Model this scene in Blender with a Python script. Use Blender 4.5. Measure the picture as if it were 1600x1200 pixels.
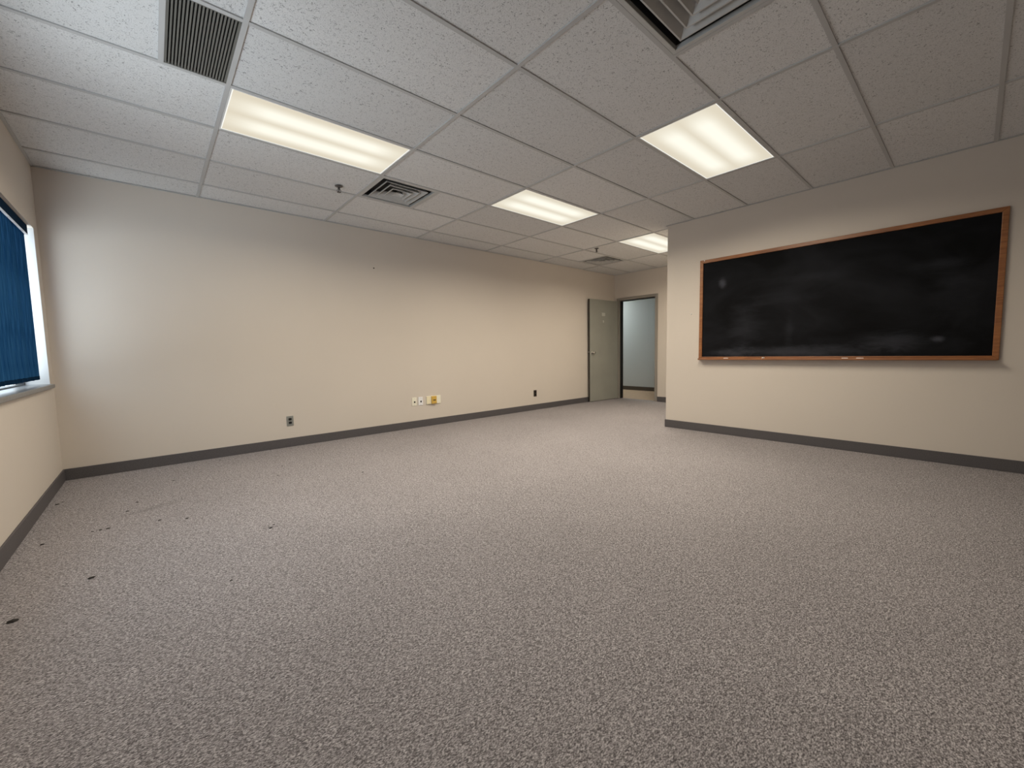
import bpy, bmesh, math, random
from mathutils import Vector, Matrix
random.seed(7)
for o in list(bpy.data.objects): bpy.data.objects.remove(o)
SC = bpy.context.scene
COL = SC.collection
H = 2.668                      # ceiling height
T = 1.2192                     # ceiling grid, 4 ft
YA, XB, YC, XE, XL = 0.410, 4.761, -2.091, 7.187, -1.099   # back wall, right wall, its corner, door wall, window wall
YF = -7.4                      # wall behind the camera
XH = 9.0                       # far wall of the hallway

# ------------------------------------------------------------------ camera
cd = bpy.data.cameras.new('camera'); cam = bpy.data.objects.new('camera', cd); COL.objects.link(cam)
yaw, pitch, roll = 0.7213, -0.0783, -0.0188
fw = Vector((math.cos(pitch)*math.sin(yaw), math.cos(pitch)*math.cos(yaw), math.sin(pitch)))
rt = Vector((math.cos(yaw), -math.sin(yaw), 0)); up = rt.cross(fw)
c_, s_ = math.cos(roll), math.sin(roll)
r2, u2 = c_*rt + s_*up, -s_*rt + c_*up
m3 = Matrix((r2, u2, -fw)).transposed()
cam.matrix_world = Matrix.Translation((-0.4445, -4.8421, 1.0557)) @ m3.to_4x4()
cd.sensor_width = 36; cd.lens = 635.79/1600*36; cd.clip_start = 0.02
SC.camera = cam

# ------------------------------------------------------------------ world, exposure
SC.view_settings.view_transform = 'Standard'; SC.view_settings.look = 'None'
SC.view_settings.exposure = 0.0; SC.view_settings.gamma = 1.0
SC.view_settings.use_curve_mapping = False
w = bpy.data.worlds.new('sky'); SC.world = w; w.use_nodes = True
nt = w.node_tree; nt.nodes.clear()
wo = nt.nodes.new('ShaderNodeOutputWorld'); wb = nt.nodes.new('ShaderNodeBackground')
tc = nt.nodes.new('ShaderNodeTexCoord'); sx = nt.nodes.new('ShaderNodeSeparateXYZ'); wr = nt.nodes.new('ShaderNodeValToRGB')
nt.links.new(tc.outputs['Generated'], sx.inputs[0]); nt.links.new(sx.outputs[2], wr.inputs[0])
mr = nt.nodes.new('ShaderNodeMapRange'); mr.inputs[1].default_value = -0.5; mr.inputs[2].default_value = 0.5
nt.links.new(sx.outputs[2], mr.inputs[0]); nt.links.new(mr.outputs[0], wr.inputs[0])
wr.color_ramp.elements[0].color = (0.88, 0.93, 1.0, 1); wr.color_ramp.elements[1].color = (0.42, 0.47, 0.53, 1)
for p_, c3 in ((0.32, (0.88, 0.93, 1.0)), (0.44, (0.20, 0.22, 0.245)), (0.68, (0.24, 0.265, 0.30))):
    k_ = wr.color_ramp.elements.new(p_); k_.color = (*c3, 1)      # snowy ground, grey sky; horizon dimmed to weaken daylight on the back wall
nt.links.new(wr.outputs[0], wb.inputs[0]); wb.inputs[1].default_value = 10.0
nt.links.new(wb.outputs[0], wo.inputs[0])

LAMP_W = 38.0                  # each fluorescent troffer
LAMP_SPREAD = math.radians(162)
HALL_W = 150.0

# daylight portal in the window opening (guides sampling of the sky only)
pl = bpy.data.lights.new('window_portal', 'AREA'); pl.shape = 'RECTANGLE'; pl.size = 4.5; pl.size_y = 1.26
pl.cycles.is_portal = True
po = bpy.data.objects.new('window_portal', pl); COL.objects.link(po)
po.location = (XL-0.19, -2.0, 1.495); po.rotation_euler = (math.pi/2, 0, -math.pi/2)

# ------------------------------------------------------------------ helpers
def bx(bm, x0, x1, y0, y1, z0, z1, mi=0):
    vs = [bm.verts.new(p) for p in ((x0,y0,z0),(x1,y0,z0),(x1,y1,z0),(x0,y1,z0),(x0,y0,z1),(x1,y0,z1),(x1,y1,z1),(x0,y1,z1))]
    fs = []
    for f in ((0,3,2,1),(4,5,6,7),(0,1,5,4),(1,2,6,5),(2,3,7,6),(3,0,4,7)):
        g = bm.faces.new([vs[i] for i in f]); g.material_index = mi; fs.append(g)
    return vs
def lathe(bm, prof, n=24, axis='z', org=(0,0,0)):
    rings = []
    for r, h in prof:
        ring = []
        for k in range(n):
            a = 2*math.pi*k/n; c, s = r*math.cos(a), r*math.sin(a)
            p = {'z': (c, s, h), 'x': (h, c, s), 'y': (s, h, c)}[axis]
            ring.append(bm.verts.new((p[0]+org[0], p[1]+org[1], p[2]+org[2])))
        rings.append(ring)
    for a, b in zip(rings, rings[1:]):
        for k in range(n): bm.faces.new((a[k], a[(k+1) % n], b[(k+1) % n], b[k]))
    bm.faces.new(rings[0][::-1]); bm.faces.new(rings[-1])
def obj(name, bm, mats, parent=None, bevel=0, loc=None, rotz=0, smooth=False, seg=2):
    bmesh.ops.recalc_face_normals(bm, faces=bm.faces)
    me = bpy.data.meshes.new(name); bm.to_mesh(me); bm.free()
    for m in (mats if isinstance(mats, (list, tuple)) else [mats]): me.materials.append(m)
    if smooth:
        for p in me.polygons: p.use_smooth = True
    o = bpy.data.objects.new(name, me); COL.objects.link(o)
    if loc: o.location = loc
    if rotz: o.rotation_euler[2] = rotz
    if parent: o.parent = parent
    if bevel:
        b = o.modifiers.new('bevel', 'BEVEL'); b.width = bevel; b.segments = seg; b.limit_method = 'ANGLE'
    return o
def box(name, mats, *a, **k):
    bm = bmesh.new(); bx(bm, *a); return obj(name, bm, mats, **k)
def struct(o): o['kind'] = 'structure'; return o
def tag(o, label, cat, group=None):
    o['label'] = label; o['category'] = cat
    if group: o['group'] = group
    return o
def thing(name, label, cat, loc=(0,0,0), rotz=0, group=None):
    o = bpy.data.objects.new(name, None); COL.objects.link(o); o.location = loc; o.rotation_euler = (0,0,rotz)
    o.empty_display_size = 0.05
    return tag(o, label, cat, group)
def dup(root, loc, label, rotz=None):
    r = root.copy(); COL.objects.link(r); r.location = loc; r['label'] = label
    if rotz is not None: r.rotation_euler[2] = rotz
    for ch in list(root.children):
        c = ch.copy(); COL.objects.link(c); c.parent = r
        for g in list(ch.children):
            d = g.copy(); COL.objects.link(d); d.parent = c
    return r

# ------------------------------------------------------------------ materials
def N(m, t, **kw):
    n = m.node_tree.nodes.new(t)
    for k, v in kw.items():
        if k in n.inputs: n.inputs[k].default_value = v
        else: setattr(n, k, v)
    return n
def L(m, a, b): m.node_tree.links.new(a, b)
def mat(name, col, rough=0.6, metal=0.0, noise=None, bump=None, spec=0.5):
    """noise=(scale, amount) varies the colour a little, bump=(scale, strength, distance)"""
    m = bpy.data.materials.new(name); m.use_nodes = True
    b = m.node_tree.nodes['Principled BSDF']
    b.inputs['Base Color'].default_value = (*col, 1); b.inputs['Roughness'].default_value = rough
    b.inputs['Metallic'].default_value = metal; b.inputs['Specular IOR Level'].default_value = spec
    t = N(m, 'ShaderNodeTexCoord')
    if noise:
        n = N(m, 'ShaderNodeTexNoise', Scale=noise[0], Detail=3.0); L(m, t.outputs['Object'], n.inputs['Vector'])
        r = N(m, 'ShaderNodeMapRange'); r.inputs[1].default_value = .3; r.inputs[2].default_value = .7
        r.inputs[3].default_value = 1-noise[1]; r.inputs[4].default_value = 1+noise[1]
        L(m, n.outputs['Fac'], r.inputs[0])
        x = N(m, 'ShaderNodeVectorMath', operation='SCALE'); x.inputs[0].default_value = col
        L(m, r.outputs[0], x.inputs['Scale']); L(m, x.outputs[0], b.inputs['Base Color'])
    if bump:
        n2 = N(m, 'ShaderNodeTexNoise', Scale=bump[0], Detail=3.0); L(m, t.outputs['Object'], n2.inputs['Vector'])
        bp = N(m, 'ShaderNodeBump', Strength=bump[1], Distance=bump[2]); L(m, n2.outputs['Fac'], bp.inputs['Height'])
        L(m, bp.outputs[0], b.inputs['Normal'])
    return m
M = {}
M['wall'] = mat('beige_wall_paint', (0.63, 0.572, 0.51), 0.75, noise=(1.3, 0.012), bump=(260, 0.12, 0.002), spec=0.3)
M['hall_wall'] = mat('grey_hall_paint', (0.40, 0.405, 0.395), 0.6, bump=(260, 0.1, 0.002), spec=0.3)
M['jamb_paint'] = mat('white_reveal_paint', (0.62, 0.63, 0.63), 0.5, noise=(4, 0.03))
M['grid'] = mat('grid_enamel', (0.49, 0.49, 0.49), 0.45)
M['white_metal'] = mat('white_enamel', (0.72, 0.72, 0.71), 0.4)
M['diffuser'] = mat('diffuser_enamel', (0.50, 0.50, 0.49), 0.32, noise=(30, 0.03))
M['dark_void'] = mat('duct_interior', (0.03, 0.03, 0.03), 0.8)
M['base'] = mat('grey_vinyl_base', (0.085, 0.078, 0.082), 0.6, noise=(180, 0.22), bump=(200, .2, .002))
M['brown_base'] = mat('brown_vinyl_base', (0.05, 0.035, 0.022), 0.5)
M['door'] = mat('grey_green_door_paint', (0.30, 0.30, 0.262), 0.45, noise=(3, 0.05), bump=(90, .05, .002))
M['door_edge'] = mat('dark_door_edge', (0.035, 0.028, 0.022), 0.6)
M['door_frame'] = mat('grey_frame_paint', (0.27, 0.245, 0.215), 0.45)
M['frame_dark'] = mat('black_rebate', (0.008, 0.008, 0.008), 0.6)  # rebate and stop coloured near black, darker than the rest of the frame
M['metal'] = mat('satin_steel', (0.62, 0.60, 0.56), 0.28, metal=1.0)
M['dull_metal'] = mat('stainless_plate', (0.36, 0.37, 0.35), 0.4, metal=0.6)
M['black'] = mat('black_plastic', (0.006, 0.006, 0.006), 0.45)
M['brown_plastic'] = mat('brown_plastic', (0.022, 0.014, 0.007), 0.4)
M['white_plastic'] = mat('white_plastic', (0.85, 0.85, 0.86), 0.35)
M['ivory'] = mat('ivory_plastic', (0.86, 0.78, 0.55), 0.35)
M['cream'] = mat('cream_plastic', (0.86, 0.83, 0.70), 0.35)
M['yellow'] = mat('yellowed_plastic', (0.62, 0.40, 0.08), 0.35)
M['plaque'] = mat('grey_plaque', (0.50, 0.50, 0.45), 0.4)
M['chalk'] = mat('white_chalk', (0.88, 0.87, 0.84), 0.9)
M['sill'] = mat('grey_sill_stone', (0.17, 0.165, 0.16), 0.3, noise=(25, 0.12))
M['alu_dark'] = mat('dark_bronze_aluminium', (0.07, 0.07, 0.07), 0.4, metal=0.3)
M['valance'] = mat('navy_valance_fabric', (0.004, 0.020, 0.05), 0.95, bump=(300, .2, .002), spec=0.05)
M['sprinkler'] = mat('tarnished_brass', (0.10, 0.09, 0.085), 0.4, metal=0.7)
M['escutcheon'] = mat('chrome_escutcheon', (0.15, 0.14, 0.135), 0.35, metal=0.6)
M['crumb'] = mat('dark_dirt_crumb', (0.014, 0.011, 0.009), 0.9, noise=(200, .3))
M['tan_floor'] = mat('tan_hall_floor', (0.34, 0.23, 0.145), 0.6, noise=(12, .08))
M['hall_ceiling'] = mat('hall_ceiling_board', (0.6, 0.6, 0.6), 0.8)

def mk_carpet():
    m = bpy.data.materials.new('grey_carpet'); m.use_nodes = True; b = m.node_tree.nodes['Principled BSDF']
    b.inputs['Roughness'].default_value = 0.95; b.inputs['Specular IOR Level'].default_value = 0.15
    t = N(m, 'ShaderNodeTexCoord')
    mp = N(m, 'ShaderNodeMapping'); mp.inputs['Rotation'].default_value = (0, 0, 0.5); mp.inputs['Scale'].default_value = (1, 1.7, 1)
    L(m, t.outputs['Object'], mp.inputs[0])
    n1 = N(m, 'ShaderNodeTexNoise', Scale=150.0, Detail=3.0, Roughness=0.7); L(m, mp.outputs[0], n1.inputs['Vector'])
    n3 = N(m, 'ShaderNodeTexNoise', Scale=66.0, Detail=3.0, Roughness=0.75); L(m, mp.outputs[0], n3.inputs['Vector'])
    vo = N(m, 'ShaderNodeTexVoronoi', Scale=170.0); L(m, mp.outputs[0], vo.inputs['Vector'])
    vs = N(m, 'ShaderNodeSeparateColor'); L(m, vo.outputs['Color'], vs.inputs[0])
    q1 = N(m, 'ShaderNodeMath', operation='MULTIPLY_ADD'); L(m, n3.outputs['Fac'], q1.inputs[0]); q1.inputs[1].default_value = 0.5; q1.inputs[2].default_value = -0.25
    q2 = N(m, 'ShaderNodeMath', operation='ADD'); L(m, q1.outputs[0], q2.inputs[0]); L(m, n1.outputs['Fac'], q2.inputs[1])
    q3 = N(m, 'ShaderNodeMath', operation='MULTIPLY_ADD'); L(m, vs.outputs[0], q3.inputs[0]); q3.inputs[1].default_value = 0.20; L(m, q2.outputs[0], q3.inputs[2])
    q4 = N(m, 'ShaderNodeMath', operation='SUBTRACT'); L(m, q3.outputs[0], q4.inputs[0]); q4.inputs[1].default_value = 0.10
    cr = N(m, 'ShaderNodeValToRGB'); e = cr.color_ramp.elements
    e[0].position = 0.33; e[0].color = (0.09, 0.081, 0.084, 1); e[1].position = 0.72; e[1].color = (0.58, 0.54, 0.55, 1)
    k = cr.color_ramp.elements.new(0.49); k.color = (0.235, 0.216, 0.220, 1)
    L(m, q4.outputs[0], cr.inputs[0])
    n2 = N(m, 'ShaderNodeTexNoise', Scale=1.1, Detail=3.0); L(m, t.outputs['Object'], n2.inputs['Vector'])
    r2_ = N(m, 'ShaderNodeMapRange'); r2_.inputs[1].default_value = .3; r2_.inputs[2].default_value = .7; r2_.inputs[3].default_value = .95; r2_.inputs[4].default_value = 1.05
    L(m, n2.outputs['Fac'], r2_.inputs[0])
    val = r2_.outputs[0]
    # soiled patches with a shape of their own: (x, y, angle, half length, half width, darkness)
    for (x, y, a, hl, hw, d) in ((-0.50,-1.03,0.35,0.26,0.06,0.20), (6.35,-0.55,0.2,0.30,0.07,0.2),
                                 (0.05,-2.0,-0.5,0.09,0.02,0.25), (0.85,-0.2,0.1,0.10,0.02,0.15)):
        mm = N(m, 'ShaderNodeMapping', vector_type='TEXTURE'); mm.inputs['Location'].default_value = (x, y, 0)
        mm.inputs['Rotation'].default_value = (0, 0, a); mm.inputs['Scale'].default_value = (hl, hw, 1)
        L(m, t.outputs['Object'], mm.inputs[0])
        ln = N(m, 'ShaderNodeVectorMath', operation='LENGTH'); L(m, mm.outputs[0], ln.inputs[0])
        ns = N(m, 'ShaderNodeTexNoise', Scale=30.0, Detail=3.0); L(m, t.outputs['Object'], ns.inputs['Vector'])
        ad = N(m, 'ShaderNodeMath', operation='MULTIPLY_ADD'); L(m, ns.outputs['Fac'], ad.inputs[0]); ad.inputs[1].default_value = 1.2; L(m, ln.outputs['Value'], ad.inputs[2])
        rg = N(m, 'ShaderNodeMapRange'); rg.interpolation_type = 'SMOOTHSTEP'; rg.inputs[1].default_value = 0.7; rg.inputs[2].default_value = 1.6; rg.inputs[3].default_value = 1-d; rg.inputs[4].default_value = 1
        L(m, ad.outputs[0], rg.inputs[0])
        mu = N(m, 'ShaderNodeMath', operation='MULTIPLY'); L(m, val, mu.inputs[0]); L(m, rg.outputs[0], mu.inputs[1]); val = mu.outputs[0]
    sc = N(m, 'ShaderNodeVectorMath', operation='SCALE'); L(m, cr.outputs[0], sc.inputs[0]); L(m, val, sc.inputs['Scale'])
    L(m, sc.outputs[0], b.inputs['Base Color'])
    bp = N(m, 'ShaderNodeBump', Strength=0.35, Distance=0.003); L(m, q4.outputs[0], bp.inputs['Height']); L(m, bp.outputs[0], b.inputs['Normal'])
    return m
M['carpet'] = mk_carpet()

def mk_tile():
    m = bpy.data.materials.new('fissured_ceiling_tile'); m.use_nodes = True; b = m.node_tree.nodes['Principled BSDF']
    b.inputs['Roughness'].default_value = 0.9; b.inputs['Specular IOR Level'].default_value = 0.2
    t = N(m, 'ShaderNodeTexCoord'); g = N(m, 'ShaderNodeNewGeometry')
    of = N(m, 'ShaderNodeMath', operation='MULTIPLY'); L(m, g.outputs['Random Per Island'], of.inputs[0]); of.inputs[1].default_value = 37.0
    ad = N(m, 'ShaderNodeVectorMath', operation='ADD'); L(m, t.outputs['Object'], ad.inputs[0]); L(m, of.outputs[0], ad.inputs[1])
    n1 = N(m, 'ShaderNodeTexNoise', Scale=70.0, Detail=2.5, Roughness=0.6, Distortion=1.8); L(m, ad.outputs[0], n1.inputs['Vector'])
    c1 = N(m, 'ShaderNodeValToRGB'); e = c1.color_ramp.elements
    e[0].position = 0.34; e[0].color = (0.45,0.45,0.45,1); e[1].position = 0.405; e[1].color = (1,1,1,1); L(m, n1.outputs['Fac'], c1.inputs[0])
    n2 = N(m, 'ShaderNodeTexNoise', Scale=210.0, Detail=2.0); L(m, ad.outputs[0], n2.inputs['Vector'])
    c2 = N(m, 'ShaderNodeMapRange'); c2.inputs[1].default_value = .3; c2.inputs[2].default_value = .6; c2.inputs[3].default_value = .86; c2.inputs[4].default_value = 1.03
    L(m, n2.outputs['Fac'], c2.inputs[0])
    tn = N(m, 'ShaderNodeMapRange'); tn.inputs[3].default_value = .94; tn.inputs[4].default_value = 1.04; L(m, g.outputs['Random Per Island'], tn.inputs[0])
    a = N(m, 'ShaderNodeMath', operation='MULTIPLY'); L(m, c1.outputs[0], a.inputs[0]); L(m, c2.outputs[0], a.inputs[1])
    a2 = N(m, 'ShaderNodeMath', operation='MULTIPLY'); L(m, a.outputs[0], a2.inputs[0]); L(m, tn.outputs[0], a2.inputs[1])
    s = N(m, 'ShaderNodeVectorMath', operation='SCALE'); s.inputs[0].default_value = (0.72, 0.72, 0.72); L(m, a2.outputs[0], s.inputs['Scale'])
    L(m, s.outputs[0], b.inputs['Base Color'])
    bp = N(m, 'ShaderNodeBump', Strength=0.5, Distance=0.004); L(m, a.outputs[0], bp.inputs['Height']); L(m, bp.outputs[0], b.inputs['Normal'])
    return m
M['tile'] = mk_tile()

def mk_wood():
    m = bpy.data.materials.new('orange_oak'); m.use_nodes = True; b = m.node_tree.nodes['Principled BSDF']
    b.inputs['Roughness'].default_value = 0.38
    t = N(m, 'ShaderNodeTexCoord'); mp = N(m, 'ShaderNodeMapping'); mp.inputs['Scale'].default_value = (60, 5, 60)
    L(m, t.outputs['Object'], mp.inputs[0])
    n = N(m, 'ShaderNodeTexNoise', Scale=1.0, Detail=5.0, Roughness=0.6, Distortion=0.4); L(m, mp.outputs[0], n.inputs['Vector'])
    c = N(m, 'ShaderNodeValToRGB'); e = c.color_ramp.elements
    e[0].position = .3; e[0].color = (0.19, 0.070, 0.024, 1); e[1].position = .7; e[1].color = (0.37, 0.15, 0.052, 1)
    L(m, n.outputs['Fac'], c.inputs[0]); L(m, c.outputs[0], b.inputs['Base Color'])
    return m
M['wood'] = mk_wood()

def mk_slate():
    m = bpy.data.materials.new('chalk_dusted_slate'); m.use_nodes = True; b = m.node_tree.nodes['Principled BSDF']
    b.inputs['Roughness'].default_value = 0.8; b.inputs['Specular IOR Level'].default_value = 0.12
    t = N(m, 'ShaderNodeTexCoord')
    mp = N(m, 'ShaderNodeMapping'); mp.inputs['Scale'].default_value = (1, 1.0, 1.9); L(m, t.outputs['Object'], mp.inputs[0])
    n = N(m, 'ShaderNodeTexNoise', Scale=1.5, Detail=5.0, Roughness=0.55, Distortion=0.9); L(m, mp.outputs[0], n.inputs['Vector'])
    r = N(m, 'ShaderNodeMapRange'); r.inputs[1].default_value = .38; r.inputs[2].default_value = .72; r.inputs[3].default_value = 0; r.inputs[4].default_value = 0.009
    L(m, n.outputs['Fac'], r.inputs[0])
    fn = N(m, 'ShaderNodeTexNoise', Scale=9.0, Detail=6.0, Roughness=0.7, Distortion=0.5)
    mp2 = N(m, 'ShaderNodeMapping'); mp2.inputs['Scale'].default_value = (1, 0.5, 1.6); L(m, t.outputs['Object'], mp2.inputs[0]); L(m, mp2.outputs[0], fn.inputs['Vector'])
    val = r.outputs[0]
    # rubbed-out chalk: board y (object space = world), z, half width, half height, strength
    for (y, z, hw, hh, d) in ((-2.80,1.83,0.05,0.075,0.075), (-3.55,1.0,0.80,0.075,0.050), (-2.95,1.0,0.30,0.06,0.035), (-4.35,1.09,0.28,0.10,0.040),
                              (-4.62,1.105,0.06,0.03,0.08), (-3.05,1.32,0.20,0.33,0.018), (-3.70,1.78,0.40,0.06,0.012), (-4.7,1.5,0.2,0.3,0.014),
                              (-3.45,1.58,0.35,0.08,0.010), (-3.50,1.25,0.05,0.20,0.012), (-4.60,1.75,0.22,0.05,0.016)):
        mm = N(m, 'ShaderNodeMapping', vector_type='TEXTURE'); mm.inputs['Location'].default_value = (XB, y, z); mm.inputs['Scale'].default_value = (1, hw, hh)
        L(m, t.outputs['Object'], mm.inputs[0])
        ln = N(m, 'ShaderNodeVectorMath', operation='LENGTH'); L(m, mm.outputs[0], ln.inputs[0])
        ad = N(m, 'ShaderNodeMath', operation='MULTIPLY_ADD'); L(m, fn.outputs['Fac'], ad.inputs[0]); ad.inputs[1].default_value = 1.6; L(m, ln.outputs['Value'], ad.inputs[2])
        rg = N(m, 'ShaderNodeMapRange'); rg.interpolation_type = 'SMOOTHSTEP'; rg.inputs[1].default_value = 0.75; rg.inputs[2].default_value = 2.0; rg.inputs[3].default_value = d*.6; rg.inputs[4].default_value = 0
        L(m, ad.outputs[0], rg.inputs[0])
        s = N(m, 'ShaderNodeMath', operation='ADD'); L(m, val, s.inputs[0]); L(m, rg.outputs[0], s.inputs[1]); val = s.outputs[0]
    s = N(m, 'ShaderNodeMath', operation='ADD'); L(m, val, s.inputs[0]); s.inputs[1].default_value = 0.003
    c = N(m, 'ShaderNodeVectorMath', operation='SCALE'); c.inputs[0].default_value = (0.92, 0.97, 1.20); L(m, s.outputs[0], c.inputs['Scale'])
    L(m, c.outputs[0], b.inputs['Base Color'])
    return m
M['slate'] = mk_slate()

def mk_lens():
    """acrylic lens lit from behind by two tubes: brighter along each tube, dimmer between them and at the ends"""
    m = bpy.data.materials.new('lit_prismatic_lens'); m.use_nodes = True; nt = m.node_tree; nt.nodes.clear()
    t = N(m, 'ShaderNodeTexCoord'); sp = N(m, 'ShaderNodeSeparateXYZ'); L(m, t.outputs['Object'], sp.inputs[0])
    ay = N(m, 'ShaderNodeMath', operation='ABSOLUTE'); L(m, sp.outputs[1], ay.inputs[0])
    d = N(m, 'ShaderNodeMath', operation='SUBTRACT'); L(m, ay.outputs[0], d.inputs[0]); d.inputs[1].default_value = 0.115
    da = N(m, 'ShaderNodeMath', operation='ABSOLUTE'); L(m, d.outputs[0], da.inputs[0])
    r = N(m, 'ShaderNodeMapRange'); r.interpolation_type = 'SMOOTHSTEP'; r.inputs[1].default_value = 0.015; r.inputs[2].default_value = 0.14; r.inputs[3].default_value = 1; r.inputs[4].default_value = 0
    L(m, da.outputs[0], r.inputs[0])
    ax = N(m, 'ShaderNodeMath', operation='ABSOLUTE'); L(m, sp.outputs[0], ax.inputs[0])
    rx = N(m, 'ShaderNodeMapRange'); rx.interpolation_type = 'SMOOTHSTEP'; rx.inputs[1].default_value = 0.33; rx.inputs[2].default_value = 0.60; rx.inputs[3].default_value = 1; rx.inputs[4].default_value = 0.25
    L(m, ax.outputs[0], rx.inputs[0])
    mu = N(m, 'ShaderNodeMath', operation='MULTIPLY'); L(m, r.outputs[0], mu.inputs[0]); L(m, rx.outputs[0], mu.inputs[1])
    c = N(m, 'ShaderNodeValToRGB'); e = c.color_ramp.elements
    e[0].color = (0.84, 0.76, 0.60, 1); e[1].color = (1.0, 0.97, 0.84, 1); L(m, mu.outputs[0], c.inputs[0])
    st = N(m, 'ShaderNodeMapRange'); st.inputs[3].default_value = 0.90; st.inputs[4].default_value = 1.04; L(m, mu.outputs[0], st.inputs[0])
    # bright rim: light caught by the white frame, put into the lens border's emission
    gx_ = N(m, 'ShaderNodeMath', operation='GREATER_THAN'); L(m, ax.outputs[0], gx_.inputs[0]); gx_.inputs[1].default_value = T/2-.030
    gy_ = N(m, 'ShaderNodeMath', operation='GREATER_THAN'); L(m, ay.outputs[0], gy_.inputs[0]); gy_.inputs[1].default_value = T/4-.030
    gm = N(m, 'ShaderNodeMath', operation='MAXIMUM'); L(m, gx_.outputs[0], gm.inputs[0]); L(m, gy_.outputs[0], gm.inputs[1])
    mc = N(m, 'ShaderNodeMix', data_type='RGBA'); L(m, gm.outputs[0], mc.inputs[0]); L(m, c.outputs[0], mc.inputs[6]); mc.inputs[7].default_value = (1, 1, 0.93, 1)
    sm = N(m, 'ShaderNodeMath', operation='MAXIMUM'); L(m, st.outputs[0], sm.inputs[0]); L(m, gm.outputs[0], sm.inputs[1])
    em = N(m, 'ShaderNodeEmission'); L(m, mc.outputs[2], em.inputs[0]); L(m, sm.outputs[0], em.inputs[1])
    out = N(m, 'ShaderNodeOutputMaterial'); L(m, em.outputs[0], out.inputs[0])
    return m
M['lens'] = mk_lens()

def mk_glass():
    m = bpy.data.materials.new('window_glass'); m.use_nodes = True; nt = m.node_tree; nt.nodes.clear()
    tr = N(m, 'ShaderNodeBsdfTransparent'); tr.inputs[0].default_value = (0.93, 0.96, 0.96, 1)
    gl = N(m, 'ShaderNodeBsdfGlossy', Roughness=0.02); mx = N(m, 'ShaderNodeMixShader'); mx.inputs[0].default_value = 0.07
    L(m, tr.outputs[0], mx.inputs[1]); L(m, gl.outputs[0], mx.inputs[2])
    out = N(m, 'ShaderNodeOutputMaterial'); L(m, mx.outputs[0], out.inputs[0])
    return m
M['glass'] = mk_glass()

def mk_vane():
    m = bpy.data.materials.new('blue_vane_fabric'); m.use_nodes = True; nt = m.node_tree; nt.nodes.clear()
    t = N(m, 'ShaderNodeTexCoord'); mp = N(m, 'ShaderNodeMapping'); mp.inputs['Scale'].default_value = (90, 90, 6); L(m, t.outputs['Object'], mp.inputs[0])
    n = N(m, 'ShaderNodeTexNoise', Scale=1.0, Detail=3.0); L(m, mp.outputs[0], n.inputs['Vector'])
    c = N(m, 'ShaderNodeValToRGB'); e = c.color_ramp.elements
    e[0].position = .3; e[0].color = (0.012, 0.065, 0.18, 1); e[1].position = .7; e[1].color = (0.034, 0.135, 0.30, 1); L(m, n.outputs['Fac'], c.inputs[0])
    df = N(m, 'ShaderNodeBsdfDiffuse'); tl = N(m, 'ShaderNodeBsdfTranslucent'); mx = N(m, 'ShaderNodeMixShader'); mx.inputs[0].default_value = 0.22
    L(m, c.outputs[0], df.inputs[0]); L(m, c.outputs[0], tl.inputs[0]); L(m, df.outputs[0], mx.inputs[1]); L(m, tl.outputs[0], mx.inputs[2])
    out = N(m, 'ShaderNodeOutputMaterial'); L(m, mx.outputs[0], out.inputs[0])
    return m
M['vane'] = mk_vane()

# ------------------------------------------------------------------ the room
WY0, WY1, WZ0, WZ1 = -4.25, 0.252, 0.862, 2.128     # window opening
struct(box('floor', M['carpet'], XL-0.2, XE+0.10, YF-0.2, YA+0.2, -0.12, 0.0))
struct(box('floor_hallway', M['tan_floor'], XE+0.10, XH+0.2, -1.6, 4.2, -0.12, -0.001))
bm = bmesh.new()
bx(bm, XL-0.2, XL, YF, YA, 0, WZ0-.006); bx(bm, XL-0.2, XL, YF, YA, WZ1, H)
bx(bm, XL-0.2, XL, WY1, YA, WZ0-.006, WZ1); bx(bm, XL-0.2, XL, YF, WY0, WZ0-.006, WZ1)
struct(obj('wall_left', bm, M['wall']))
struct(box('wall_back', M['wall'], XL-0.2, XE+0.12, YA, YA+0.2, 0, H))
struct(box('wall_right', M['wall'], XB, XB+0.16, YF, YC, 0, H))
struct(box('wall_alcove', M['wall'], XB+0.16, XE+0.12, YC-0.16, YC, 0, H))
struct(box('wall_front', M['wall'], XL-0.2, XB+0.16, YF-0.2, YF, 0, H))
DY0, DY1, DZ = -0.565, 0.285, 2.115                # clear door opening
bm = bmesh.new()
bx(bm, XE, XE+0.12, YC, DY0-0.03, 0, H); bx(bm, XE, XE+0.12, DY1+0.03, YA, 0, H); bx(bm, XE, XE+0.12, DY0-0.03, DY1+0.03, DZ+0.03, H)
struct(obj('wall_doorway', bm, M['wall']))
# hallway beyond the door
struct(box('wall_hallway', M['hall_wall'], XH, XH+0.15, -1.6, 4.2, 0, H))
struct(box('wall_hallway_near', M['hall_wall'], XE+0.12, XH, -1.75, -1.6, 0, H))
struct(box('wall_hallway_end', M['hall_wall'], XE+0.12, XH, 4.2, 4.35, 0, H))
struct(box('wall_hallway_side', M['hall_wall'], XE+0.0, XE+0.12, YA+0.2, 4.2, 0, H))
struct(box('ceiling_hallway', M['hall_ceiling'], XE+0.12, XH+0.15, -1.75, 4.35, H, H+0.05))
struct(box('baseboard_hallway', M['brown_base'], XH-0.012, XH, -1.6, 4.2, 0, 0.10))
# baseboards
def bb(name, x0, x1, y0, y1):
    struct(box(name, M['base'], x0, x1, y0, y1, 0.0, 0.102, bevel=0.003))
bb('baseboard_back', XL, XE, YA-0.011, YA)
bb('baseboard_left', XL, XL+0.011, YF, YA-0.011)
bb('baseboard_right', XB-0.011, XB, YF, YC+0.011)
bb('baseboard_alcove', XB, XE, YC, YC+0.011)
bb('baseboard_doorway', XE-0.011, XE, YC+0.011, DY0-0.055)

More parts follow.
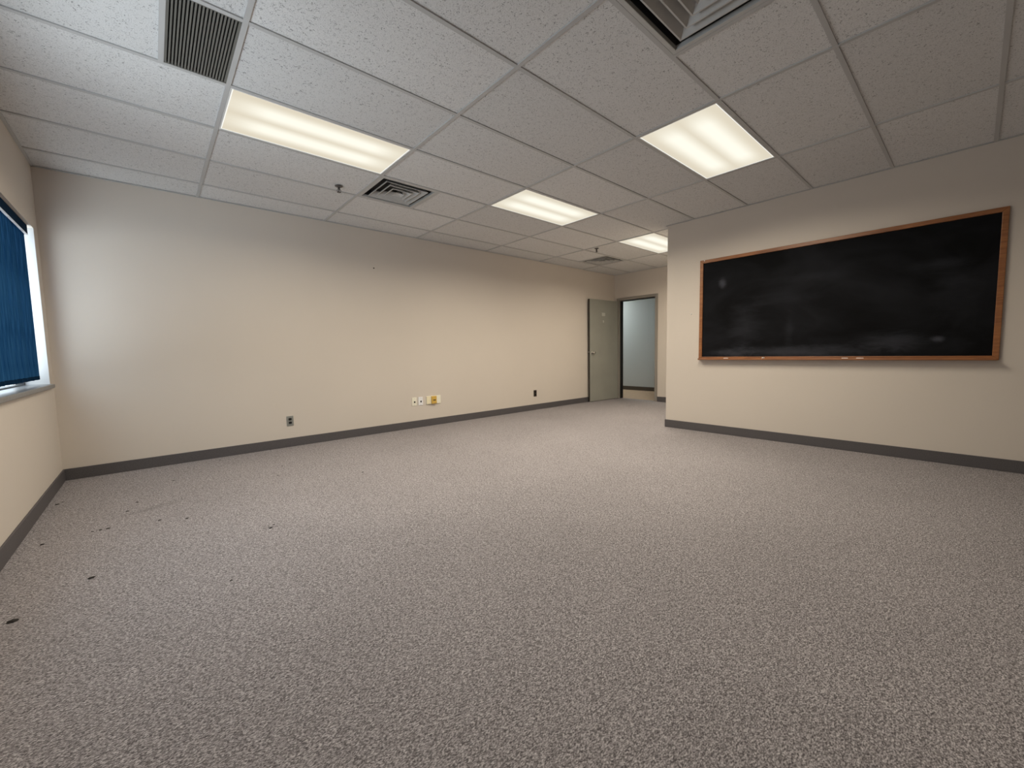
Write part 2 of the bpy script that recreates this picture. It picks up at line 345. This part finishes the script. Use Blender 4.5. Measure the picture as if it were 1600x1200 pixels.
# door frame
bm = bmesh.new()
for (a, b) in ((DY0-0.055, DY0), (DY1, DY1+0.05)):
    bx(bm, XE-0.018, XE+0.045, a, b, 0, DZ+0.052)
bx(bm, XE-0.018, XE+0.045, DY0, DY1, DZ, DZ+0.052)
fr = struct(obj('trim_1', bm, M['door_frame'], bevel=0.003))
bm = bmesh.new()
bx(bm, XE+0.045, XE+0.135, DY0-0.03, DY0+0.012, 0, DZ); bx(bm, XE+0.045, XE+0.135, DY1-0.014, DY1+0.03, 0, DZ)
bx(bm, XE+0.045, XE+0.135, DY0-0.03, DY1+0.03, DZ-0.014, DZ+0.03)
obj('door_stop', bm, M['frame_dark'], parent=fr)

# door leaf, open nearly flat against the back wall
dr = bpy.data.objects.new('door_1', None); COL.objects.link(dr); dr['kind'] = 'structure'; dr.empty_display_size = .1
hx, hy = 7.160, 0.300; ex, ey = 6.235, 0.338
dr.location = (hx, hy, 0); dr.rotation_euler[2] = math.atan2(ey-hy, ex-hx)
LW = math.hypot(ex-hx, ey-hy)      # local +x runs from the hinge to the free edge; local +y faces the room
bm = bmesh.new(); bx(bm, 0, LW-0.003, -0.040, 0, 0.010, 2.100); leaf = obj('door_panel', bm, M['door'], parent=dr, bevel=0.002)
bm = bmesh.new(); bx(bm, LW-0.003, LW, -0.039, -0.003, 0.012, 2.098); obj('edge_strip', bm, M['door_edge'], parent=dr)
bm = bmesh.new(); bx(bm, LW, LW+0.014, -0.028, -0.012, 1.018, 1.036); obj('latch_bolt', bm, M['metal'], parent=dr, bevel=0.002)
bm = bmesh.new()
lathe(bm, ((0.0325, 0), (0.0325, 0.006), (0.028, 0.011), (0.013, 0.012), (0.012, 0.045)), 28, 'y', (LW-0.075, 0.0, 1.013))
hd = obj('door_handle', bm, M['metal'], parent=dr, smooth=False)
bm = bmesh.new()
lathe(bm, ((0.012, 0.040), (0.020, 0.043), (0.027, 0.052), (0.028, 0.060), (0.024, 0.068), (0.012, 0.071)), 28, 'y', (LW-0.075, 0.0, 1.013))
obj('knob', bm, M['metal'], parent=hd, smooth=True)
for z in (0.25, 1.05, 1.85):
    bm = bmesh.new(); lathe(bm, ((0.007, z-0.045), (0.007, z+0.045)), 12, 'z', (-0.003, -0.046, 0)); obj('hinge', bm, M['metal'], parent=dr)
pq = tag(box('door_plaque', M['plaque'], -0.055, 0.055, 0.0, 0.004, -0.034, 0.034, bevel=0.002), 'small light grey rectangular plaque high on the open grey door', 'plaque')
def on_leaf(o, d, z):
    v = Matrix.Rotation(dr.rotation_euler[2], 3, 'Z') @ Vector((d, 0.0, 0)); o.location = (hx+v.x, hy+v.y, z); o.rotation_euler[2] = dr.rotation_euler[2]
on_leaf(pq, LW-0.435, 1.802)
bm = bmesh.new(); lathe(bm, ((0.026, 0), (0.026, 0.003), (0.014, 0.004), (0.014, 0.007)), 20, 'y')
dd = tag(obj('door_disc', bm, M['plaque']), 'small round pale disc fixed below the plaque on the open door', 'disc'); on_leaf(dd, LW-0.43, 1.655)

# ------------------------------------------------------------------ suspended ceiling
def gx(i): return i*T
def gy(j): return -j*T/2
lamps = {(0,2), (2,2), (4,2), (2,5), (0,8)}
halves = {(1,1): 'first', (4,0): 'second', (1,6): 'first'}       # 2x2 diffusers in half a bay
x_lo, x_hi, y_lo, y_hi = XL-0.02, XE+0.02, YF-0.02, YA+0.02
XR = XB+0.02
pan = bmesh.new()
def panel(x0, x1, y0, y1):
    hi = x_hi if y1 > YC+0.02 else XB+0.14
    x0, x1, y0, y1 = max(x0, x_lo), min(x1, hi), max(y0, y_lo), min(y1, y_hi)
    if x1-x0 < 0.01 or y1-y0 < 0.01: return
    bx(pan, x0+.001, x1-.001, y0+.001, y1-.001, H+0.007, H+0.022)
bars = bmesh.new(); bw = 0.012
for i in range(-1, 6):
    for j in range(-1, 13):
        x0, x1, y1, y0 = gx(i), gx(i+1), gy(j), gy(j+1)
        if (i, j) in lamps: continue
        if (i, j) == (-1, 3):
            panel(x0, -0.305, y0, y1); bx(bars, -0.317, -0.293, y0, y1, H-.0005, H+.02); continue
        if (i, j) in halves:
            xm = (x0+x1)/2; bx(bars, xm-bw, xm+bw, y0, y1, H-.0005, H+.02)
            if halves[(i, j)] == 'first': panel(xm, x1, y0, y1)
            else: panel(x0, xm, y0, y1)
            continue
        panel(x0, x1, y0, y1)
ceil = struct(obj('ceiling', pan, M['tile']))
for j in range(0, 13):      # bars along x
    y = gy(j); hi = x_hi if y > YC-0.3 else XB+0.14
    if y > y_lo: bx(bars, x_lo, hi, y-bw, y+bw, H, H+.018)
for i in range(0, 6):
    x = gx(i); lo = y_lo if x < XB else YC-0.1
    bx(bars, x-bw, x+bw, lo, y_hi, H-.0008, H+.019)
# wall angle
aw = 0.020
for a in ((XL, XE, YA-aw, YA), (XL, XL+aw, YF, YA), (XB-aw, XB, YF, YC), (XB-aw, XE, YC, YC+aw), (XE-aw, XE, YC, YA), (XL, XB, YF, YF+aw)):
    bx(bars, *a, H-.001, H+.004)
obj('ceiling_grid', bars, M['grid'], parent=ceil)
# solid deck above so that no sky leaks in
struct(box('ceiling_deck', M['hall_ceiling'], XL-0.25, XE+0.12, YF-0.2, YA+0.2, H+0.36, H+0.40))
bm = bmesh.new()
bx(bm, XL-0.25, XL-0.05, YF-0.2, YA+0.2, H, H+0.36); bx(bm, XL-0.05, XE+0.12, YA+0.04, YA+0.2, H, H+0.36)
bx(bm, XE+0.04, XE+0.12, YF, YA+0.04, H+0.06, H+0.36); bx(bm, XL-0.05, XE+0.12, YF-0.2, YF-0.04, H, H+0.36)
struct(obj('wall_plenum', bm, M['hall_ceiling']))

# ------------------------------------------------------------------ fluorescent troffers
def lamp():
    t = thing('ceiling_light', '', 'ceiling light', group='fluorescent troffers in the ceiling grid')
    a, b = T/2-bw-0.001, T/4-bw-0.001
    bm = bmesh.new()
    bx(bm, -a, a, -b, -b+.010, 0.000, .014); bx(bm, -a, a, b-.010, b, 0.000, .014)
    bx(bm, -a, -a+.010, -b+.010, b-.010, 0.000, .014); bx(bm, a-.010, a, -b+.010, b-.010, 0.000, .014)
    obj('frame', bm, M['white_metal'], parent=t, bevel=.002)
    bm = bmesh.new(); bx(bm, -a+.008, a-.008, -b+.008, b-.008, .004, .008); obj('lens', bm, M['lens'], parent=t)
    bm = bmesh.new(); bx(bm, -a, a, -b, b, .014, .12); obj('housing', bm, M['white_metal'], parent=t)
    ld = bpy.data.lights.new('tube_light', 'AREA'); ld.shape = 'RECTANGLE'; ld.size = 2*a-.06; ld.size_y = 2*b-.06
    ld.energy = LAMP_W; ld.color = (1.0, 0.90, 0.74); ld.spread = LAMP_SPREAD
    lo = bpy.data.objects.new('tube_light', ld); COL.objects.link(lo); lo.parent = t; lo.location = (0, 0, -0.004)
    return t
LL = [((0,2), 'long cream-lit ceiling light nearest the dark slatted grille'),
      ((2,5), 'cream-lit ceiling light nearest the chalkboard, beyond the large air diffuser'),
      ((2,2), 'cream-lit ceiling light in the middle, between the near small diffuser and the far light'),
      ((4,2), 'cream-lit ceiling light farthest away, partly cut off by the chalkboard wall corner'),
      ((0,8), 'added weak ceiling light behind the camera that brightens the foreground carpet')]
l0 = None
for (i, j), lab in LL:
    p = (gx(i)+T/2, gy(j)-T/4, H)
    if l0 is None: l0 = lamp(); l0.location = p; l0['label'] = lab
    else:
        l = dup(l0, p, lab)
        if j == 8:      # added unseen lamp, turned down, only lifts the foreground carpet
            for ch in l.children:
                if ch.type == 'LIGHT': ch.data = ch.data.copy(); ch.data.energy = LAMP_W*0.18

# ------------------------------------------------------------------ air diffusers
def diffuser():
    t = thing('air_diffuser', '', 'air vent', group='square stepped air diffusers in the ceiling')
    a = T/4-bw-0.001
    bm = bmesh.new()
    # flat border then a lip that turns up into the duct
    o_, i_ = a, a-0.022
    bx(bm, -o_, o_, -o_, -i_, 0, .004); bx(bm, -o_, o_, i_, o_, 0, .004); bx(bm, -o_, -i_, -i_, i_, 0, .004); bx(bm, i_, o_, -i_, i_, 0, .004)
    for q in ((-i_, i_, -i_, -i_+.003), (-i_, i_, i_-.003, i_), (-i_, -i_+.003, -i_+.003, i_-.003), (i_-.003, i_, -i_+.003, i_-.003)):
        bx(bm, *q, .0, .024); bx(bm, *q, .024, .075, 1)
    obj('frame', bm, [M['diffuser'], M['dark_void']], parent=t, bevel=.001)
    bm = bmesh.new(); bx(bm, -a, a, -a, a, .075, .20); obj('duct_box', bm, M['dark_void'], parent=t)
    # nested cones that flare downwards and outwards
    for (r_lo, r_hi, z_lo, z_hi) in ((0.212, 0.172, -0.002, 0.046), (0.152, 0.114, -0.004, 0.042), (0.096, 0.062, -0.006, 0.034)):
        bm = bmesh.new(); th = 0.004
        def ring(r, z): return [bm.verts.new((sx_*r, sy_*r, z)) for sx_, sy_ in ((-1,-1),(1,-1),(1,1),(-1,1))]
        A, B, Cc, D = ring(r_lo+.008, z_lo), ring(r_lo, z_lo), ring(r_hi, z_hi), ring(r_hi+.002, z_hi+th)
        E_ = ring(r_lo+.008, z_lo+th)
        for P, Q in ((A, B), (B, Cc), (Cc, D), (D, E_), (E_, A)):
            for k in range(4): bm.faces.new((P[k], P[(k+1) % 4], Q[(k+1) % 4], Q[k]))
        obj('louvre', bm, M['diffuser'], parent=t)
    bm = bmesh.new()
    R_ = [bm.verts.new((sx_*.050, sy_*.050, -.010)) for sx_, sy_ in ((-1,-1),(1,-1),(1,1),(-1,1))]; tp = bm.verts.new((0, 0, .030)); bt = bm.verts.new((0, 0, .018))
    for k in range(4): bm.faces.new((R_[k], R_[(k+1) % 4], tp)); bm.faces.new((R_[(k+1) % 4], R_[k], bt))
    obj('centre_cone', bm, M['diffuser'], parent=t)
    return t
d0 = diffuser(); d0.location = (gx(1)+T/4, gy(1)-T/4, H); d0['label'] = 'square stepped air diffuser beside the far end of the long ceiling light'
dup(d0, (gx(1)+T/4, gy(6)-T/4, H), 'largest-looking grey air diffuser, cut off by the top edge of the photo')
dup(d0, (gx(4)+T*3/4, gy(0)-T/4, H), 'small distant air diffuser in the ceiling above the open door')

# return grille
g = thing('return_grille', 'dark slatted rectangular return air grille in the ceiling at upper left', 'air vent', (-0.1525, gy(3)-T/4, H))
ga, gb = 0.1525-0.0125, T/4-bw-.001
bm = bmesh.new()
bx(bm, -ga, ga, -gb, -gb+.006, .001, .020); bx(bm, -ga, ga, gb-.006, gb, .001, .020); bx(bm, -ga, -ga+.004, -gb, gb, .001, .020); bx(bm, ga-.004, ga, -gb, gb, .001, .020)
M['grille'] = mat('olive_grey_slats', (0.15, 0.148, 0.135), 0.45)
obj('frame', bm, M['grille'], parent=g)
bm = bmesh.new(); bx(bm, -ga-.01, ga+.01, -gb-.01, gb+.01, .021, .12); obj('duct_box', bm, M['dark_void'], parent=g)
ns = 20
for k in range(ns):
    x = -ga + (k+0.5)*2*ga/ns
    bm = bmesh.new(); bx(bm, -0.0036, 0.0036, -gb+.006, gb-.006, .002, .018); obj('slat', bm, M['grille'], parent=g, loc=(x, 0, 0))

# sprinklers
def sprinkler():
    t = thing('fire_sprinkler', '', 'sprinkler', group='pendent sprinklers in the ceiling')
    bm = bmesh.new(); lathe(bm, ((0.036, 0), (0.036, -0.003), (0.022, -0.010), (0.012, -0.012)), 24); obj('escutcheon', bm, M['escutcheon'], parent=t)
    bm = bmesh.new(); lathe(bm, ((0.010, -0.010), (0.010, -0.026), (0.007, -0.028), (0.003, -0.050), (0.004, -0.054)), 14)
    for s in (-1, 1):
        for (z0, z1, w0, w1) in ((-.026, -.036, .008, .017), (-.036, -.044, .017, .017), (-.044, -.054, .017, .004)):
            vs = [bm.verts.new((s*wv+dx, dy, zz)) for wv, zz in ((w0, z0), (w1, z1)) for dx in (-.002, .002) for dy in (-.003, .003)]
            for f in ((0,1,3,2), (4,5,7,6), (0,1,5,4), (2,3,7,6), (0,2,6,4), (1,3,7,5)): bm.faces.new([vs[q] for q in f])
    obj('body', bm, M['sprinkler'], parent=t)
    bm = bmesh.new(); n = 12; top = []; 
    lathe(bm, ((0.006, -0.052), (0.019, -0.0555), (0.019, -0.057), (0.005, -0.057)), 24); obj('deflector', bm, M['sprinkler'], parent=t)
    return t
s0 = sprinkler(); s0.location = (1.00, -0.745, H); s0['label'] = 'dark ceiling sprinkler head to the left of the near square diffuser'
dup(s0, (4.95, -0.80, H), 'small distant ceiling sprinkler head beside the farthest diffuser')

# ------------------------------------------------------------------ window and blind
bm = bmesh.new(); fx0, fx1 = XL-0.185, XL-0.135
bx(bm, fx0, fx1, WY0, WY1, WZ0-.006, WZ0+.010); bx(bm, fx0, fx1, WY0, WY1, WZ1-.05, WZ1)
bx(bm, fx0, fx1, WY0, WY0+.05, WZ0+.010, WZ1-.05); bx(bm, fx0, fx1, WY1-.022, WY1, WZ0+.010, WZ1-.05)
for y in (-1.25, -2.75): bx(bm, fx0, fx1, y-.025, y+.025, WZ0+.010, WZ1-.05)
win = struct(obj('window_1', bm, M['alu_dark'], bevel=.002))
for a, b in ((WY0+.05, -2.775), (-2.725, -1.275), (-1.225, WY1-.022)):
    bm = bmesh.new(); bx(bm, XL-.163, XL-.158, a, b, WZ0+.010, WZ1-.05); obj('window_pane', bm, M['glass'], parent=win)
bm = bmesh.new()     # painted reveal lining, right end, and head
bx(bm, fx1, XL-.001, WY1-.003, WY1, WZ0, WZ1)
obj('window_reveal', bm, M['jamb_paint'], parent=win)
bm = bmesh.new(); bx(bm, fx1, XL+.026, WY0, WY1+.006, WZ0-.034, WZ0); obj('window_sill', bm, M['sill'], parent=win, bevel=.006, seg=3)

bl = thing('vertical_blind', 'dark blue vertical fabric blind hanging in the window at the left edge', 'blind', (XL-.05, 0.0, 0))
bm = bmesh.new(); bx(bm, .018, .030, -4.2, .150, 2.052, 2.126); bx(bm, -.02, .030, .138, .150, 2.052, 2.126); obj('valance', bm, M['valance'], parent=bl, bevel=.002)
bm = bmesh.new(); bx(bm, .017, .032, -4.2, .151, 2.048, 2.052); obj('valance_lip', bm, M['white_plastic'], parent=bl)
bm = bmesh.new(); bx(bm, -.02, .012, -4.2, .135, 2.085, 2.110); obj('head_rail', bm, M['white_plastic'], parent=bl)
def vane_mesh():
    bm = bmesh.new(); w_, n, z0, z1 = .089, 8, .905, 2.084
    rows = []
    for zi in range(5):
        z = z0+(z1-z0)*zi/4; row = []
        for k in range(n+1):
            u = -w_/2+w_*k/n; d = .006*(1-(2*u/w_)**2)
            row.append(bm.verts.new((d, u, z)))
        rows.append(row)
    for a, b in zip(rows, rows[1:]):
        for k in range(n): bm.faces.new((a[k], a[k+1], b[k+1], b[k]))
    bmesh.ops.recalc_face_normals(bm, faces=bm.faces)
    bmesh.ops.solidify(bm, geom=bm.faces[:], thickness=.0008)
    return bm
v0 = obj('vane', vane_mesh(), M['vane'], parent=bl, smooth=False)
wt = box('bottom_weight', M['valance'], .001, .0065, -.036, .036, .906, .935, parent=v0)
yy = .105; first = True
while yy > -1.62:
    a = random.uniform(-.55, -.05)
    if first: v0.location = (-.006, yy, 0); v0.rotation_euler[2] = a; first = False
    else:
        v = v0.copy(); COL.objects.link(v); v.parent = bl; v.location = (-.006, yy, 0); v.rotation_euler[2] = a
        w2 = wt.copy(); COL.objects.link(w2); w2.parent = v
    yy -= .076
for k in range(18):     # unseen vanes added to cut daylight on the right wall
    v = v0.copy(); COL.objects.link(v); v.parent = bl; v.location = (-.006, -2.85-.076*k, 0); v.rotation_euler[2] = -.3
    w2 = wt.copy(); COL.objects.link(w2); w2.parent = v

# ------------------------------------------------------------------ chalkboard
Y0, Y1, Z0, Z1, FW = -4.975, -2.532, .914, 2.140, .038
cb = thing('chalkboard', 'large black chalkboard with an orange-brown wooden frame on the right wall', 'chalkboard', (0, 0, 0))
box('writing_surface', M['slate'], XB-.010, XB-.001, Y0+.03, Y1-.03, Z0+.03, Z1-.03, parent=cb)
bm = bmesh.new()
def rail(bm, a, b, z0, z1):
    bx(bm, XB-.022, XB-.0005, a, b, z0, z1)
# mitred frame: four trapezoids extruded
def trap(bm, P):
    lo = [bm.verts.new((XB-.0005, y, z)) for y, z in P]; hi = [bm.verts.new((XB-.022, y, z)) for y, z in P]
    bm.faces.new(lo); bm.faces.new(hi[::-1])
    for k in range(4): bm.faces.new((lo[k], lo[(k+1) % 4], hi[(k+1) % 4], hi[k]))
trap(bm, [(Y0,Z1),(Y1,Z1),(Y1-FW,Z1-FW),(Y0+FW,Z1-FW)]); trap(bm, [(Y0,Z0),(Y0,Z1),(Y0+FW,Z1-FW),(Y0+FW,Z0+FW)])
trap(bm, [(Y1,Z1),(Y1,Z0),(Y1-FW,Z0+FW),(Y1-FW,Z1-FW)]); trap(bm, [(Y1,Z0),(Y0,Z0),(Y0+FW,Z0+FW),(Y1-FW,Z0+FW)])
obj('frame', bm, M['wood'], parent=cb, bevel=.003)
bm = bmesh.new()     # chalk tray: grooved shelf with a lip
bx(bm, XB-.070, XB-.022, Y0+.01, Y1-.01, Z0+.000, Z0+.010); bx(bm, XB-.074, XB-.062, Y0+.01, Y1-.01, Z0+.002, Z0+.018)
obj('chalk_tray', bm, M['wood'], parent=cb, bevel=.003)
CH = [(-2.87, XB-.050, .05, 'tiny white chalk stub on the tray near its left end'),
      (-3.274, XB-.066, .03, 'white chalk stub on the tray edge, second from the left, sticking out'),
      (-3.99, XB-.050, .05, 'left one of the two white chalk pieces lying close together on the tray'),
      (-4.105, XB-.050, .055, 'right one of the two white chalk pieces lying close together on the tray')]
c0 = None
for (y, x, ln, lab) in CH:
    if c0 is None:
        bm = bmesh.new(); lathe(bm, ((.0052, -.025), (.0066, -.024), (.0066, .022), (.0052, .025)), 12, 'y'); c0 = obj('chalk', bm, M['chalk']); o = c0
    else: o = c0.copy(); COL.objects.link(o)
    o.location = (x, y, Z0+.0166); o.scale = (1, ln/.05, 1)
    if x < XB-.06: o.location = (XB-.066, y, Z0+.0246); o.rotation_euler[2] = 1.1
    tag(o, lab, 'chalk', 'chalk pieces on the chalkboard tray')
bm = bmesh.new(); lathe(bm, ((.006, 0), (.006, -.004), (.002, -.006)), 12, 'x'); tag(obj('push_pin', bm, M['white_plastic'], loc=(XB-.022, -2.585, 2.132)), 'white push pin in the top left corner of the chalkboard frame', 'pin')
bm = bmesh.new(); lathe(bm, ((.007, 0), (.007, -.003), (.003, -.012)), 12, 'x'); tag(obj('wall_anchor', bm, M['white_plastic'], loc=(XB, -2.42, 1.495)), 'small white wall anchor between the wall corner and the chalkboard', 'anchor')
bm = bmesh.new(); lathe(bm, ((.009, 0), (.009, -.002), (.004, -.010)), 12, 'y'); tag(obj('wall_screw', bm, M['brown_plastic'], loc=(1.804, YA, 2.184)), 'tiny dark screw left high on the long blank back wall', 'screw')

# ------------------------------------------------------------------ outlets on the back wall (built facing -y)
def plate(name, lab, x, z, w_, h_, pm, d=.006, cat='outlet', group=None):
    t = thing(name, lab, cat, (x, YA, z), group=group)
    bm = bmesh.new(); bx(bm, -w_/2, w_/2, -d, 0, -h_/2, h_/2); obj('plate', bm, pm, parent=t, bevel=.002); return t
def duplex(name, lab, x, z, pm, rm):
    t = plate(name, lab, x, z, .073, .116, pm)
    for s in (-1, 1):
        bm = bmesh.new()
        pr = [(.017*math.cos(a), max(-.0135, min(.0135, .019*math.sin(a)))) for a in [2*math.pi*k/20 for k in range(20)]]
        f = [bm.verts.new((px_, -.0065, pz)) for px_, pz in pr]; b_ = [bm.verts.new((px_, -.0095, pz)) for px_, pz in pr]
        bm.faces.new(b_)
        for k in range(20): bm.faces.new((f[k], f[(k+1) % 20], b_[(k+1) % 20], b_[k]))
        obj('receptacle', bm, rm, parent=t, loc=(0, 0, s*.0205))
    bm = bmesh.new(); lathe(bm, ((.003, -.006), (.0025, -.0078)), 10, 'y'); obj('screw', bm, M['metal'], parent=t)
    return t
duplex('electrical_outlet', 'steel plated duplex outlet with black sockets, nearest the window on the back wall', .712, .303, M['dull_metal'], M['black'])
duplex('electrical_outlet', 'dark brown duplex outlet on the back wall toward the open door', 4.728, .301, M['brown_plastic'], M['black'])
for x, pm, lab in ((2.312, 'cream', 'left one of the two small white jack plates on the back wall'), (2.412, 'white_plastic', 'right one of the two small white jack plates, next to the yellowed plate')):
    t = plate('jack_plate', lab, x, .376, .072, .120, M[pm], cat='wall plate', group='small white jack plates low on the back wall')
    bm = bmesh.new(); bx(bm, -.011, .011, -.0085, -.006, -.018, .006); obj('jack', bm, M['black'], parent=t, loc=(.004, 0, 0), bevel=.001)
    for s in (-1, 1):
        bm = bmesh.new(); lathe(bm, ((.003, -.006), (.0025, -.0075)), 10, 'y', (0, 0, s*.046)); obj('screw', bm, M['dull_metal'], parent=t)
t = plate('wall_junction_plate', 'wide ivory wall plate with a yellowed square block in its middle', 2.622, .378, .238, .118, M['cream'], d=.014, cat='wall plate')
bm = bmesh.new(); bx(bm, -.118, -.046, -.018, -.014, -.055, .055); obj('cover', bm, M['ivory'], parent=t, bevel=.002)
bm = bmesh.new(); bx(bm, -.042, .040, -.034, -.014, -.057, .057); blk = obj('block', bm, M['yellow'], parent=t, bevel=.005)
bm = bmesh.new(); bx(bm, -.020, .022, -.036, -.034, -.010, .004); obj('slot', bm, M['brown_plastic'], parent=blk)

# ------------------------------------------------------------------ crumbs of dirt on the carpet
CR = [(-1.04,-.43,.016,'larger crumb in the far left corner, by the left baseboard'), (-1.02,-.38,.009,'small crumb in the far left corner beside the larger one'),
 (-.991,-1.339,.014,'crumb close to the left baseboard below the window sill'), (-.793,-1.297,.009,'first small crumb left of the grey smudge'),
 (-.757,-1.294,.011,'flat crumb in the row left of the grey smudge'), (-.723,-1.30,.014,'roundest crumb in the row, just left of the grey smudge'),
 (-.646,-.990,.013,'elongated crumb just above the grey smudge'), (-.600,-.798,.012,'crumb farther back above the grey smudge'),
 (-.480,-1.36,.013,'crumb right below the right end of the grey smudge'), (-.343,-1.449,.013,'crumb to the right of the grey smudge'),
 (-.378,-.301,.012,'crumb near the dark baseboard at the left part of the back wall'), (.0085,.25,.011,'crumb against the back baseboard left of the steel outlet'),
 (-.737,-2.055,.018,'crumb in the open carpet at the left, midway to the bottom edge'), (-.942,-2.301,.022,'largest crumb, nearest the bottom left edge of the photo'),
 (-.234,-2.558,.009,'lone small crumb right of the lower left crumbs'), (.323,-.792,.011,'nearer one of two crumbs below the steel outlet'),
 (.428,-.465,.011,'farther one of two crumbs below the steel outlet'), (.910,-1.243,.012,'crumb far right of the others, in the pale middle carpet'),
 (.034,-2.015,.014,'dark fleck at the worn spot in the middle left carpet'), (.06,-1.97,.009,'tiny fleck behind the worn spot in the middle left carpet')]
cr0 = None
for (x, y, r, lab) in CR:
    if cr0 is None:
        bm = bmesh.new(); bmesh.ops.create_icosphere(bm, subdivisions=2, radius=1)
        for v in bm.verts: v.co *= random.uniform(.75, 1.15); v.co.z *= .35
        cr0 = obj('carpet_crumb', bm, M['crumb']); o = cr0
    else: o = cr0.copy(); COL.objects.link(o)
    o.location = (x, y, r*.10); o.scale = (r*.85, r*.6, r*.6); o.rotation_euler[2] = random.uniform(-.3, .8)
    tag(o, 'dark brown ' + lab, 'crumb', 'dark crumbs scattered on the carpet')

# ------------------------------------------------------------------ hallway lamp
t = thing('hallway_light', 'cool white ceiling light in the hallway beyond the open door', 'ceiling light', (8.35, 2.15, H))
bm = bmesh.new(); bx(bm, -.3, .3, -.3, .3, -.012, 0); obj('frame', bm, M['white_metal'], parent=t)
me_ = bpy.data.materials.new('cool_lens'); me_.use_nodes = True; b = me_.node_tree.nodes['Principled BSDF']
b.inputs['Emission Color'].default_value = (.90, 1, .99, 1); b.inputs['Emission Strength'].default_value = HALL_W*.35
bm = bmesh.new(); bx(bm, -.28, .28, -.28, .28, -.016, -.012); obj('lens', bm, me_, parent=t)
